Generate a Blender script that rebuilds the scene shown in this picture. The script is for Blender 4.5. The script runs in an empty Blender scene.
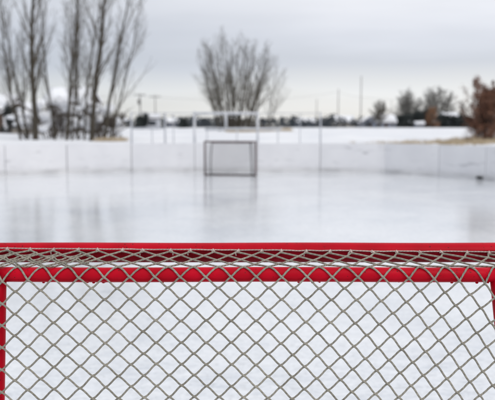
import bpy, math, random
from mathutils import Vector, Matrix, noise

SC = bpy.context.scene
COL = SC.collection
R = math.radians
PI = math.pi

# ------------------------------------------------------------------ camera
CAM_H = 1.56
PITCH = math.atan(73 / 700)
F = 700.0
cam_d = bpy.data.cameras.new('camera')
cam = bpy.data.objects.new('camera', cam_d)
COL.objects.link(cam)
cam.location = (0, 0, CAM_H)
cam.rotation_euler = (PI / 2 - PITCH, 0, 0)
cam_d.sensor_fit = 'HORIZONTAL'
cam_d.sensor_width = 36
cam_d.lens = 36 * F / 495
cam_d.clip_start = 0.05
cam_d.clip_end = 9000
cam_d.dof.use_dof = True
cam_d.dof.focus_distance = 1.90
cam_d.dof.aperture_fstop = 3.9
SC.camera = cam


def at(px, py, Y):
    """world point seen at photo pixel (px, py) at depth Y"""
    x = (px - 247.5) / F
    v = (200 - py) / F
    d = Vector((x, math.cos(PITCH) + v * math.sin(PITCH), -math.sin(PITCH) + v * math.cos(PITCH)))
    return Vector((0, 0, CAM_H)) + d * (Y / d.y)


def gx(px, Y):
    return at(px, 127, Y).x


# ------------------------------------------------------------------ materials
def new_mat(name):
    m = bpy.data.materials.new(name)
    m.use_nodes = True
    nt = m.node_tree
    b = nt.nodes['Principled BSDF']
    return m, nt, b


def N(nt, typ, **kw):
    n = nt.nodes.new(typ)
    for k, v in kw.items():
        if k in n.inputs:
            n.inputs[k].default_value = v
        else:
            setattr(n, k, v)
    return n


def ramp(nt, stops, interp='LINEAR'):
    r = nt.nodes.new('ShaderNodeValToRGB')
    r.color_ramp.interpolation = interp
    els = r.color_ramp.elements
    while len(els) < len(stops):
        els.new(0.5)
    for e, (p, c) in zip(els, stops):
        e.position = p
        e.color = (c[0], c[1], c[2], 1) if not isinstance(c, (int, float)) else (c, c, c, 1)
    return r


def coord(nt, scale=(1, 1, 1), kind='Object'):
    tc = nt.nodes.new('ShaderNodeTexCoord')
    mp = nt.nodes.new('ShaderNodeMapping')
    mp.inputs['Scale'].default_value = scale
    nt.links.new(tc.outputs[kind], mp.inputs['Vector'])
    return mp.outputs['Vector']


def noisy(name, c1, c2, scale=5, rough=0.8, bump=0.0, bscale=None, stretch=(1, 1, 1), detail=6, lo=0.35, hi=0.65, dist=0.01):
    m, nt, b = new_mat(name)
    v = coord(nt, stretch)
    n = N(nt, 'ShaderNodeTexNoise', Scale=scale, Detail=detail)
    nt.links.new(v, n.inputs['Vector'])
    r = ramp(nt, [(lo, c1), (hi, c2)])
    nt.links.new(n.outputs['Fac'], r.inputs['Fac'])
    nt.links.new(r.outputs['Color'], b.inputs['Base Color'])
    b.inputs['Roughness'].default_value = rough
    if bump:
        n2 = N(nt, 'ShaderNodeTexNoise', Scale=bscale or scale * 4, Detail=4)
        nt.links.new(v, n2.inputs['Vector'])
        bp = N(nt, 'ShaderNodeBump', Strength=bump, Distance=dist)
        nt.links.new(n2.outputs['Fac'], bp.inputs['Height'])
        nt.links.new(bp.outputs['Normal'], b.inputs['Normal'])
    return m


M = {}


def make_materials():
    # red enamelled steel pipe, chipped and frosted a little
    m, nt, b = new_mat('red_enamel')
    v = coord(nt)
    n = N(nt, 'ShaderNodeTexNoise', Scale=9, Detail=7)
    nt.links.new(v, n.inputs['Vector'])
    r = ramp(nt, [(0.3, (0.40, 0.0005, 0.010)), (0.62, (0.53, 0.0008, 0.015)), (0.8, (0.60, 0.003, 0.022))])
    nt.links.new(n.outputs['Fac'], r.inputs['Fac'])
    n2 = N(nt, 'ShaderNodeTexNoise', Scale=120, Detail=4)
    nt.links.new(v, n2.inputs['Vector'])
    r2 = ramp(nt, [(0.66, 0.0), (0.70, 1.0)])
    nt.links.new(n2.outputs['Fac'], r2.inputs['Fac'])
    mx = N(nt, 'ShaderNodeMix', data_type='RGBA')
    mx.inputs['B'].default_value if False else None
    nt.links.new(r2.outputs['Color'], mx.inputs[0])
    nt.links.new(r.outputs['Color'], mx.inputs[6])
    mx.inputs[7].default_value = (0.10, 0.012, 0.012, 1)
    nt.links.new(mx.outputs[2], b.inputs['Base Color'])
    b.inputs['Roughness'].default_value = 0.42
    b.inputs['Specular IOR Level'].default_value = 0.10
    bp = N(nt, 'ShaderNodeBump', Strength=0.25, Distance=0.002)
    nt.links.new(n.outputs['Fac'], bp.inputs['Height'])
    nt.links.new(bp.outputs['Normal'], b.inputs['Normal'])
    M['red'] = m
    M['maroon'] = noisy('maroon_shade', (0.14, 0.0008, 0.005), (0.22, 0.0012, 0.009), 14, 0.55, 0.3, 60)  # shade of the crossbar's lower rear side, put into the colour
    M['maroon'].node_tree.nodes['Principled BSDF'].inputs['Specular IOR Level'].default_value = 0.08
    M['rust_red'] = noisy('rusty_dark_red', (0.030, 0.012, 0.012), (0.075, 0.018, 0.020), 6, 0.7)
    M['rust_dark'] = noisy('rusted_base', (0.025, 0.014, 0.012), (0.07, 0.03, 0.025), 8, 0.8)

    # twisted twine
    def rope(name, c1, c2):
        m, nt, b = new_mat(name)
        uv = N(nt, 'ShaderNodeTexCoord')
        sep = N(nt, 'ShaderNodeSeparateXYZ')
        nt.links.new(uv.outputs['UV'], sep.inputs[0])
        ad = N(nt, 'ShaderNodeMath', operation='MULTIPLY_ADD')
        nt.links.new(sep.outputs['X'], ad.inputs[0])
        ad.inputs[1].default_value = 2.0
        nt.links.new(sep.outputs['Y'], ad.inputs[2])
        mu = N(nt, 'ShaderNodeMath', operation='MULTIPLY')
        nt.links.new(ad.outputs[0], mu.inputs[0])
        mu.inputs[1].default_value = 2 * PI
        si = N(nt, 'ShaderNodeMath', operation='SINE')
        nt.links.new(mu.outputs[0], si.inputs[0])
        v = coord(nt)
        n = N(nt, 'ShaderNodeTexNoise', Scale=16, Detail=5)
        nt.links.new(v, n.inputs['Vector'])
        r = ramp(nt, [(0.3, c1), (0.7, c2)])
        nt.links.new(n.outputs['Fac'], r.inputs['Fac'])
        n3 = N(nt, 'ShaderNodeTexNoise', Scale=420, Detail=2)
        nt.links.new(v, n3.inputs['Vector'])
        r3 = ramp(nt, [(0.3, 0.72), (0.7, 1.0)])
        nt.links.new(n3.outputs['Fac'], r3.inputs['Fac'])
        mx = N(nt, 'ShaderNodeMix', data_type='RGBA', blend_type='MULTIPLY')
        mx.inputs[0].default_value = 1
        nt.links.new(r.outputs['Color'], mx.inputs[6])
        nt.links.new(r3.outputs['Color'], mx.inputs[7])
        nt.links.new(mx.outputs[2], b.inputs['Base Color'])
        b.inputs['Roughness'].default_value = 0.85
        b.inputs['Specular IOR Level'].default_value = 0.2
        bp = N(nt, 'ShaderNodeBump', Strength=0.9, Distance=0.0012)
        nt.links.new(si.outputs[0], bp.inputs['Height'])
        nt.links.new(bp.outputs['Normal'], b.inputs['Normal'])
        return m
    M['twine'] = rope('grey_twine', (0.30, 0.28, 0.23), (0.47, 0.44, 0.365))
    M['cord'] = rope('pale_lacing_cord', (0.58, 0.46, 0.42), (0.78, 0.66, 0.60))
    M['far_twine'] = rope('far_twine', (0.025, 0.025, 0.025), (0.05, 0.05, 0.05))

    # ice
    m, nt, b = new_mat('rink_ice')
    v = coord(nt)
    n1 = N(nt, 'ShaderNodeTexNoise', Scale=0.55, Detail=8, Roughness=0.62, Distortion=0.4)
    nt.links.new(v, n1.inputs['Vector'])
    v2 = coord(nt, (1.0, 2.6, 1))
    n2 = N(nt, 'ShaderNodeTexNoise', Scale=7, Detail=8, Roughness=0.7, Distortion=0.8)
    nt.links.new(v2, n2.inputs['Vector'])
    mixv = N(nt, 'ShaderNodeMath', operation='MULTIPLY_ADD')
    nt.links.new(n1.outputs['Fac'], mixv.inputs[0])
    mixv.inputs[1].default_value = 0.5
    h = N(nt, 'ShaderNodeMath', operation='MULTIPLY')
    nt.links.new(n2.outputs['Fac'], h.inputs[0])
    h.inputs[1].default_value = 0.5
    nt.links.new(h.outputs[0], mixv.inputs[2])
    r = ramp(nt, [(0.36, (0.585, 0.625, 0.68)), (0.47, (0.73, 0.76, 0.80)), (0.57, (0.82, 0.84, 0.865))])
    nt.links.new(mixv.outputs[0], r.inputs['Fac'])
    # skate scratches: thin voronoi edges in two stretched directions
    scr = []
    for k, (rot, sc) in enumerate(((0.4, (0.55, 5.0, 1)), (-0.9, (0.5, 6.0, 1)), (1.5, (0.4, 5.0, 1)))):
        tc = nt.nodes.new('ShaderNodeTexCoord')
        mp = nt.nodes.new('ShaderNodeMapping')
        mp.inputs['Rotation'].default_value = (0, 0, rot)
        mp.inputs['Scale'].default_value = sc
        nt.links.new(tc.outputs['Object'], mp.inputs['Vector'])
        nd = N(nt, 'ShaderNodeTexNoise', Scale=0.7, Detail=2)
        nt.links.new(mp.outputs['Vector'], nd.inputs['Vector'])
        mv = N(nt, 'ShaderNodeMix', data_type='VECTOR')
        mv.inputs[0].default_value = 0.35
        nt.links.new(mp.outputs['Vector'], mv.inputs[4])
        nt.links.new(nd.outputs['Color'], mv.inputs[5])
        vo = N(nt, 'ShaderNodeTexVoronoi', feature='DISTANCE_TO_EDGE', Scale=1.6)
        nt.links.new(mv.outputs[1], vo.inputs['Vector'])
        rr = ramp(nt, [(0.0, 1.0), (0.03, 0.0)])
        nt.links.new(vo.outputs['Distance'], rr.inputs['Fac'])
        scr.append(rr)
    a1 = N(nt, 'ShaderNodeMath', operation='ADD')
    nt.links.new(scr[0].outputs['Color'], a1.inputs[0])
    nt.links.new(scr[1].outputs['Color'], a1.inputs[1])
    a2 = N(nt, 'ShaderNodeMath', operation='ADD')
    nt.links.new(a1.outputs[0], a2.inputs[0])
    nt.links.new(scr[2].outputs['Color'], a2.inputs[1])
    ms = N(nt, 'ShaderNodeMath', operation='MULTIPLY')
    nt.links.new(a2.outputs[0], ms.inputs[0])
    ms.inputs[1].default_value = 0.26
    mx = N(nt, 'ShaderNodeMix', data_type='RGBA')
    nt.links.new(ms.outputs[0], mx.inputs[0])
    nt.links.new(r.outputs['Color'], mx.inputs[6])
    mx.inputs[7].default_value = (0.9, 0.92, 0.95, 1)
    v5 = coord(nt, (1.0, 1.7, 1))
    n5 = N(nt, 'ShaderNodeTexNoise', Scale=17, Detail=7, Roughness=0.75, Distortion=1.6)
    nt.links.new(v5, n5.inputs['Vector'])
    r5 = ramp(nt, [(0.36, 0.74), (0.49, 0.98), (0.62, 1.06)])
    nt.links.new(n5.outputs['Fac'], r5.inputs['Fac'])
    mx5 = N(nt, 'ShaderNodeMix', data_type='RGBA', blend_type='MULTIPLY')
    mx5.inputs[0].default_value = 1
    nt.links.new(mx.outputs[2], mx5.inputs[6])
    nt.links.new(r5.outputs['Color'], mx5.inputs[7])
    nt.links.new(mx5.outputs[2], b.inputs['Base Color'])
    rr = ramp(nt, [(0.36, 0.05), (0.48, 0.10), (0.58, 0.17)])
    nt.links.new(mixv.outputs[0], rr.inputs['Fac'])
    nt.links.new(rr.outputs['Color'], b.inputs['Roughness'])
    b.inputs['IOR'].default_value = 1.36
    b.inputs['Coat Weight'].default_value = 0.25
    b.inputs['Coat IOR'].default_value = 1.33
    b.inputs['Coat Roughness'].default_value = 0.13
    n4 = N(nt, 'ShaderNodeTexNoise', Scale=30, Detail=6)
    nt.links.new(v2, n4.inputs['Vector'])
    sm = N(nt, 'ShaderNodeMath', operation='MULTIPLY_ADD')
    nt.links.new(n2.outputs['Fac'], sm.inputs[0])
    sm.inputs[1].default_value = 1.5
    nt.links.new(n4.outputs['Fac'], sm.inputs[2])
    bp = N(nt, 'ShaderNodeBump', Strength=0.12, Distance=0.003)
    nt.links.new(sm.outputs[0], bp.inputs['Height'])
    nt.links.new(bp.outputs['Normal'], b.inputs['Normal'])
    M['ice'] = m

    M['snow'] = noisy('snow', (0.73, 0.75, 0.79), (0.85, 0.86, 0.88), 0.35, 0.75, 0.5, 2.5, dist=0.08)
    M['roof_snow'] = noisy('roof_snow', (0.82, 0.84, 0.88), (0.90, 0.91, 0.93), 1.5, 0.8, 0.3, 4, dist=0.04)

    # board face: off-white plastic, puck scuffs and grime towards the kick plate
    m, nt, b = new_mat('board_white')
    v = coord(nt)
    n1 = N(nt, 'ShaderNodeTexNoise', Scale=1.6, Detail=5)
    nt.links.new(v, n1.inputs['Vector'])
    r = ramp(nt, [(0.3, (0.765, 0.765, 0.79)), (0.7, (0.825, 0.825, 0.845))])
    nt.links.new(n1.outputs['Fac'], r.inputs['Fac'])
    v2 = coord(nt, (1, 1, 6.5))
    n2 = N(nt, 'ShaderNodeTexNoise', Scale=1.05, Detail=5, Roughness=0.6, Distortion=0.6)
    nt.links.new(v2, n2.inputs['Vector'])
    r2 = ramp(nt, [(0.61, 0.0), (0.69, 0.42), (0.8, 0.8)])
    nt.links.new(n2.outputs['Fac'], r2.inputs['Fac'])
    sep = N(nt, 'ShaderNodeSeparateXYZ')
    nt.links.new(v, sep.inputs[0])
    n3 = N(nt, 'ShaderNodeTexNoise', Scale=5, Detail=6)
    nt.links.new(v, n3.inputs['Vector'])
    g = N(nt, 'ShaderNodeMath', operation='MULTIPLY_ADD')   # ragged grime line by height
    nt.links.new(n3.outputs['Fac'], g.inputs[0])
    g.inputs[1].default_value = -0.30
    nt.links.new(sep.outputs['Z'], g.inputs[2])
    r3 = ramp(nt, [(0.0, 0.10), (0.12, 0.0)])
    nt.links.new(g.outputs[0], r3.inputs['Fac'])
    ad = N(nt, 'ShaderNodeMath', operation='MAXIMUM')
    nt.links.new(r2.outputs['Color'], ad.inputs[0])
    nt.links.new(r3.outputs['Color'], ad.inputs[1])
    mx = N(nt, 'ShaderNodeMix', data_type='RGBA')
    nt.links.new(ad.outputs[0], mx.inputs[0])
    nt.links.new(r.outputs['Color'], mx.inputs[6])
    mx.inputs[7].default_value = (0.20, 0.20, 0.22, 1)
    nt.links.new(mx.outputs[2], b.inputs['Base Color'])
    b.inputs['Roughness'].default_value = 0.5
    M['board'] = m
    M['kick'] = noisy('kick_plate_grey', (0.54, 0.54, 0.55), (0.72, 0.72, 0.73), 1.3, 0.6, stretch=(1, 1, 3), lo=0.34, hi=0.56)
    M['hole'] = noisy('black_rubber', (0.02, 0.02, 0.02), (0.05, 0.05, 0.05), 6, 0.8)
    M['stud'] = noisy('board_stud', (0.13, 0.13, 0.14), (0.22, 0.22, 0.22), 5, 0.8)
    M['galv'] = noisy('galvanised_pipe', (0.40, 0.42, 0.46), (0.52, 0.54, 0.58), 7, 0.5)
    M['white_pipe'] = noisy('pale_painted_pipe', (0.52, 0.54, 0.58), (0.66, 0.67, 0.70), 7, 0.5)
    M['bark'] = noisy('grey_brown_bark', (0.032, 0.026, 0.018), (0.070, 0.059, 0.043), 6, 0.9, stretch=(3, 3, .6))
    M['bark_pale'] = noisy('pale_grey_bark', (0.11, 0.10, 0.088), (0.19, 0.178, 0.155), 5, 0.9, stretch=(3, 3, .6))
    M['twig'] = noisy('twig', (0.058, 0.047, 0.032), (0.115, 0.096, 0.068), 2, 0.9)
    M['twig_dark'] = noisy('dark_twig', (0.040, 0.030, 0.022), (0.085, 0.065, 0.050), 2, 0.9)
    M['twig_pale'] = noisy('pale_twig', (0.15, 0.145, 0.13), (0.23, 0.22, 0.20), 2, 0.9)
    M['russet'] = noisy('russet_leaf', (0.14, 0.063, 0.040), (0.27, 0.13, 0.08), 3, 0.85)
    M['orange'] = noisy('orange_leaf', (0.15, 0.075, 0.04), (0.26, 0.14, 0.075), 2, 0.85)
    M['needle'] = noisy('dark_needles', (0.022, 0.028, 0.028), (0.050, 0.060, 0.056), 1.5, 0.85)
    M['needle_blue'] = noisy('blue_dark_needles', (0.022, 0.028, 0.036), (0.055, 0.065, 0.075), .5, 0.85)
    M['grass'] = noisy('dry_grass', (0.34, 0.27, 0.18), (0.56, 0.46, 0.32), 3, 0.9)
    M['beige'] = noisy('beige_siding', (0.36, 0.33, 0.29), (0.44, 0.41, 0.36), 2, 0.8)
    M['greywall'] = noisy('grey_siding', (0.20, 0.19, 0.19), (0.28, 0.27, 0.27), 2, 0.8)
    M['bluewall'] = noisy('blue_grey_siding', (0.16, 0.18, 0.23), (0.24, 0.26, 0.31), 2, 0.8)
    M['whitewall'] = noisy('white_siding', (0.62, 0.63, 0.66), (0.74, 0.75, 0.77), 2, 0.7)
    M['palewall'] = noisy('pale_grey_siding', (0.40, 0.42, 0.46), (0.52, 0.53, 0.57), 2, 0.7)
    M['brownwood'] = noisy('brown_fascia', (0.055, 0.035, 0.025), (0.09, 0.06, 0.045), 4, 0.8)
    M['shingle'] = noisy('dark_shingle', (0.05, 0.045, 0.045), (0.09, 0.08, 0.08), 8, 0.9)
    M['pole'] = noisy('weathered_pole', (0.13, 0.125, 0.12), (0.21, 0.20, 0.19), 4, 0.9)
    M['wire'] = noisy('wire_black', (0.03, 0.03, 0.03), (0.06, 0.06, 0.06), 4, 0.6)
    m, nt, b = new_mat('window_glass')
    v = coord(nt)
    n = N(nt, 'ShaderNodeTexNoise', Scale=0.8)
    nt.links.new(v, n.inputs['Vector'])
    r = ramp(nt, [(0.3, (0.02, 0.024, 0.03)), (0.7, (0.06, 0.07, 0.085))])
    nt.links.new(n.outputs['Fac'], r.inputs['Fac'])
    nt.links.new(r.outputs['Color'], b.inputs['Base Color'])
    b.inputs['Roughness'].default_value = 0.08
    M['glass'] = m


make_materials()


# ------------------------------------------------------------------ mesh helpers
class MB:
    def __init__(self):
        self.v = []
        self.f = []
        self.uv = []
        self.smooth = []

    def face(self, idx, uv=None, smooth=True):
        self.f.append(tuple(idx))
        self.uv.append(uv)
        self.smooth.append(smooth)

    def box(self, c, s, rz=0.0):
        cx, cy, cz = c
        hx, hy, hz = s[0] / 2, s[1] / 2, s[2] / 2
        b = len(self.v)
        ca, sa = math.cos(rz), math.sin(rz)
        for dx in (-hx, hx):
            for dy in (-hy, hy):
                for dz in (-hz, hz):
                    self.v.append(Vector((cx + dx * ca - dy * sa, cy + dx * sa + dy * ca, cz + dz)))
        for q in ((0, 1, 3, 2), (4, 6, 7, 5), (0, 4, 5, 1), (2, 3, 7, 6), (0, 2, 6, 4), (1, 5, 7, 3)):
            self.face([b + i for i in q], smooth=False)

    def tube(self, pts, rad, n=6, cap=True, twist=0.014):
        pts = [Vector(p) for p in pts]
        k = len(pts)
        if isinstance(rad, (int, float)):
            rad = [rad] * k
        tang = []
        for i in range(k):
            a = pts[max(0, i - 1)]
            c = pts[min(k - 1, i + 1)]
            t = c - a
            tang.append(t.normalized() if t.length > 1e-9 else Vector((0, 0, 1)))
        up = Vector((0, 0, 1)) if abs(tang[0].z) < 0.9 else Vector((1, 0, 0))
        nrm = tang[0].cross(up).normalized()
        base = len(self.v)
        L = 0.0
        Ls = []
        for i in range(k):
            if i:
                L += (pts[i] - pts[i - 1]).length
                nrm = nrm - tang[i] * nrm.dot(tang[i])
                nrm.normalize()
            Ls.append(L / twist)
            bi = tang[i].cross(nrm)
            for q in range(n):
                a = 2 * PI * q / n
                self.v.append(pts[i] + (nrm * math.cos(a) + bi * math.sin(a)) * rad[i])
        for i in range(k - 1):
            for q in range(n):
                q2 = (q + 1) % n
                a, b = base + i * n + q, base + i * n + q2
                c, d = base + (i + 1) * n + q2, base + (i + 1) * n + q
                self.face((a, b, c, d), ((q / n, Ls[i]), ((q + 1) / n, Ls[i]), ((q + 1) / n, Ls[i + 1]), (q / n, Ls[i + 1])))
        if cap:
            self.face([base + q for q in range(n)][::-1], smooth=False)
            self.face([base + (k - 1) * n + q for q in range(n)], smooth=False)

    def ball(self, c, r, n=8, m=5):
        """ellipsoid, r = (rx, ry, rz)"""
        c = Vector(c)
        b = len(self.v)
        self.v.append(c + Vector((0, 0, -r[2])))
        for i in range(1, m):
            t = -PI / 2 + PI * i / m
            for q in range(n):
                a = 2 * PI * q / n
                self.v.append(c + Vector((r[0] * math.cos(t) * math.cos(a), r[1] * math.cos(t) * math.sin(a), r[2] * math.sin(t))))
        self.v.append(c + Vector((0, 0, r[2])))
        top = len(self.v) - 1
        for q in range(n):
            q2 = (q + 1) % n
            self.face((b, b + 1 + q2, b + 1 + q))
            for i in range(m - 2):
                o = b + 1 + i * n
                self.face((o + q, o + q2, o + n + q2, o + n + q))
            o = b + 1 + (m - 2) * n
            self.face((o + q, o + q2, top))

    def leaf(self, p, s, rnd):
        a = Vector((rnd.gauss(0, 1), rnd.gauss(0, 1), rnd.gauss(0, 1))).normalized()
        c = a.cross(Vector((rnd.gauss(0, 1), rnd.gauss(0, 1), rnd.gauss(0, 1)))).normalized()
        b = len(self.v)
        self.v += [p - a * s * .5, p + c * s * .32, p + a * s * .5, p - c * s * .32]
        self.face((b, b + 1, b + 2, b + 3), smooth=False)

    def build(self, name, mat, parent=None, uv=False):
        off = Vector((0, 0, 0))
        p = parent
        while p is not None:
            off += p.location
            p = p.parent
        me = bpy.data.meshes.new(name)
        me.from_pydata([tuple(v - off) for v in self.v], [], self.f)
        me.polygons.foreach_set('use_smooth', self.smooth)
        if uv:
            lay = me.uv_layers.new(name='UVMap')
            i = 0
            for u, f in zip(self.uv, self.f):
                for k in range(len(f)):
                    if u:
                        lay.data[i].uv = u[k]
                    i += 1
        me.materials.append(mat)
        me.update()
        o = bpy.data.objects.new(name, me)
        COL.objects.link(o)
        if parent is not None:
            o.parent = parent
        return o


def empty(name, loc):
    o = bpy.data.objects.new(name, None)
    o.empty_display_size = 0.3
    o.location = loc
    COL.objects.link(o)
    return o


def tag(o, label=None, cat=None, group=None, kind=None):
    if label:
        o['label'] = label
    if cat:
        o['category'] = cat
    if group:
        o['group'] = group
    if kind:
        o['kind'] = kind
    return o


def thing(name, label, cat, loc, group=None):
    return tag(empty(name, loc), label, cat, group)


def sstep(t):
    t = max(0.0, min(1.0, t))
    return t * t * (3 - 2 * t)


# ------------------------------------------------------------------ rink outline
BOARD_H = 1.0
OUT = []
OUT += [(-10.0, -0.2), (-10.1, 2.1), (-10.15, 4.5), (-10.2, 6.9), (-10.2, 9.3), (-10.2, 11.7), (-10.2, 14.1), (-10.15, 16.5)]
OUT += [(-9.85, 18.7), (-9.05, 20.8)]
for px, Y in ((4, 22.7), (66, 23.85), (131, 24.3), (194.5, 24.35), (257.7, 24.35), (320.5, 24.3), (385, 23.75), (440, 22.15), (487, 20.5)):
    OUT.append((gx(px, Y), Y))
OUT += [(7.75, 18.4), (8.1, 16.1), (8.2, 13.7), (8.2, 11.3), (8.2, 8.9), (8.2, 6.5), (8.2, 4.1), (8.15, 1.7), (8.0, -0.6)]
OUT += [(7.0, -2.6), (5.2, -3.9), (2.9, -4.3), (0.5, -4.35), (-1.9, -4.35), (-4.3, -4.35), (-6.6, -4.1), (-8.6, -2.6)]
RC = Vector((sum(p[0] for p in OUT) / len(OUT), 10.5))


def outside(x, y):
    """signed distance to the rink outline, positive outside"""
    best = 1e9
    inside = False
    n = len(OUT)
    for i in range(n):
        x0, y0 = OUT[i]
        x1, y1 = OUT[(i + 1) % n]
        dx, dy = x1 - x0, y1 - y0
        t = max(0, min(1, ((x - x0) * dx + (y - y0) * dy) / (dx * dx + dy * dy)))
        d = math.hypot(x - x0 - t * dx, y - y0 - t * dy)
        best = min(best, d)
        if (y0 > y) != (y1 > y) and x < (x1 - x0) * (y - y0) / (y1 - y0) + x0:
            inside = not inside
    return -best if inside else best


def ground_z(x, y):
    d = outside(x, y)
    if d < 0.8:
        return -0.06
    e = d - 0.8
    z = -0.06 + 0.90 * sstep(e / 4.5)
    z += 0.45 * sstep((e - 12) / 110) + 0.14 * sstep((e - 120) / 300)
    w = sstep(e / 3) * (1 - sstep((e - 90) / 150))
    z += w * 0.16 * noise.noise(Vector((x * .14, y * .10, 3.1)))
    z += w * 0.07 * noise.noise(Vector((x * .5, y * .4, 7.7)))
    # ploughed bank in front of the middle clump
    z += 0.22 * math.exp(-((x - 2.0) / 7) ** 2 - ((y - 52) / 9) ** 2)
    z += 0.30 * math.exp(-((x + 22) / 8) ** 2 - ((y - 48) / 9) ** 2)
    return min(z, 1.50)


def build_setting():
    g = MB()
    radii = [0.001]
    r = 0.0
    while r < 2600:
        r += 0.75 if r < 45 else (r - 45) * 0.09 + 0.8
        radii.append(r)
    na = 150
    cx, cy = RC.x, RC.y
    for ri in radii:
        for k in range(na):
            a = 2 * PI * k / na
            x, y = cx + ri * math.cos(a), cy + ri * math.sin(a)
            g.v.append(Vector((x, y, ground_z(x, y))))
    for i in range(len(radii) - 1):
        for k in range(na):
            k2 = (k + 1) % na
            g.face((i * na + k, (i + 1) * na + k, (i + 1) * na + k2, i * na + k2))
    tag(g.build('snow_field', M['snow']), kind='structure')
    ice = MB()
    for (x, y) in OUT:
        d = Vector((x, y)) - RC
        d *= 1 + 0.07 / d.length
        ice.v.append(Vector((RC.x + d.x, RC.y + d.y, 0)))
    ice.face(range(len(OUT))[::-1], smooth=False)
    tag(ice.build('rink_ice', M['ice']), kind='structure')


def build_boards():
    rnd = random.Random(5)
    t = thing('rink_boards', 'low white scuffed board wall curving round the far end of the rink', 'rink boards', (RC.x, 24.35, 0))
    n = len(OUT)
    for i in range(n):
        a = Vector(OUT[i])
        b = Vector(OUT[(i + 1) % n])
        d = b - a
        L = d.length
        d.normalize()
        rz = math.atan2(d.y, d.x)
        nr = Vector((d.y, -d.x))        # for this winding, pointing into the rink
        if nr.dot(RC - a) < 0:
            nr = -nr
        gap = 0.012 + 0.012 * rnd.random()
        c = (a + b) / 2 - nr * 0.022
        p = MB()
        zt = BOARD_H + rnd.uniform(-.008, .008)
        p.box((c.x, c.y, (0.145 + zt) / 2), (L - gap, 0.04, zt - 0.145), rz)
        p.build('board_panel', M['board'], t)
        k = MB()
        c2 = (a + b) / 2 - nr * 0.014
        k.box((c2.x, c2.y, 0.0675), (L - gap, 0.046, 0.145), rz)
        k.build('kick_plate', M['kick'], t)
        s = MB()
        cs = a - nr * 0.11
        s.box((cs.x, cs.y, BOARD_H / 2 - .04), (0.09, 0.09, BOARD_H - 0.02), rz)
        s.build('support_post', M['stud'], t)
    # a dark rubber bump stop low on the right-hand corner panel
    a, b = Vector(OUT[17]), Vector(OUT[18])
    c = a.lerp(b, 0.90)
    d = (b - a).normalized()
    nr = Vector((d.y, -d.x))
    if nr.dot(RC - a) < 0:
        nr = -nr
    c += nr * 0.03
    h = MB()
    h.box((c.x, c.y, 0.075), (0.22, 0.055, 0.07), math.atan2(d.y, d.x))
    tag(h.build('rubber_stop', M['hole'], t), 'small black block at the foot of the right corner panel')


# ------------------------------------------------------------------ goal
D1, D2 = 1.907, 2.08
ZB = CAM_H - 0.4065      # rear top bar centre height
ZF = CAM_H - 0.3745      # crossbar centre height
RB, RF = 0.0205, 0.0285
XR_L, XR_R = -0.689, 0.692     # rear posts at the top
XF = 0.915


def rear_x(side, z):
    q = (ZB - z)
    if side < 0:
        return XR_L - 0.028 * q / 1.1 - .01 * q
    return XR_R + 0.118 * min(q, 0.5) + 0.02 * max(0, q - 0.5)


def rear_y(z):
    return D1 - 0.05 * (ZB - z) / ZB


def pipe_bits(mb, pts, r, rnd, n, drips=True):
    """a few frozen paint drips along a pipe's underside"""
    a, b = Vector(pts[0]), Vector(pts[-1])
    for k in range(n):
        p = a.lerp(b, rnd.random())
        s = rnd.uniform(.0018, .0034)
        mb.ball(p + Vector((0, rnd.uniform(-.006, .006), -r - s * .3)), (s * 1.5, s, s), 7, 4)


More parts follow.
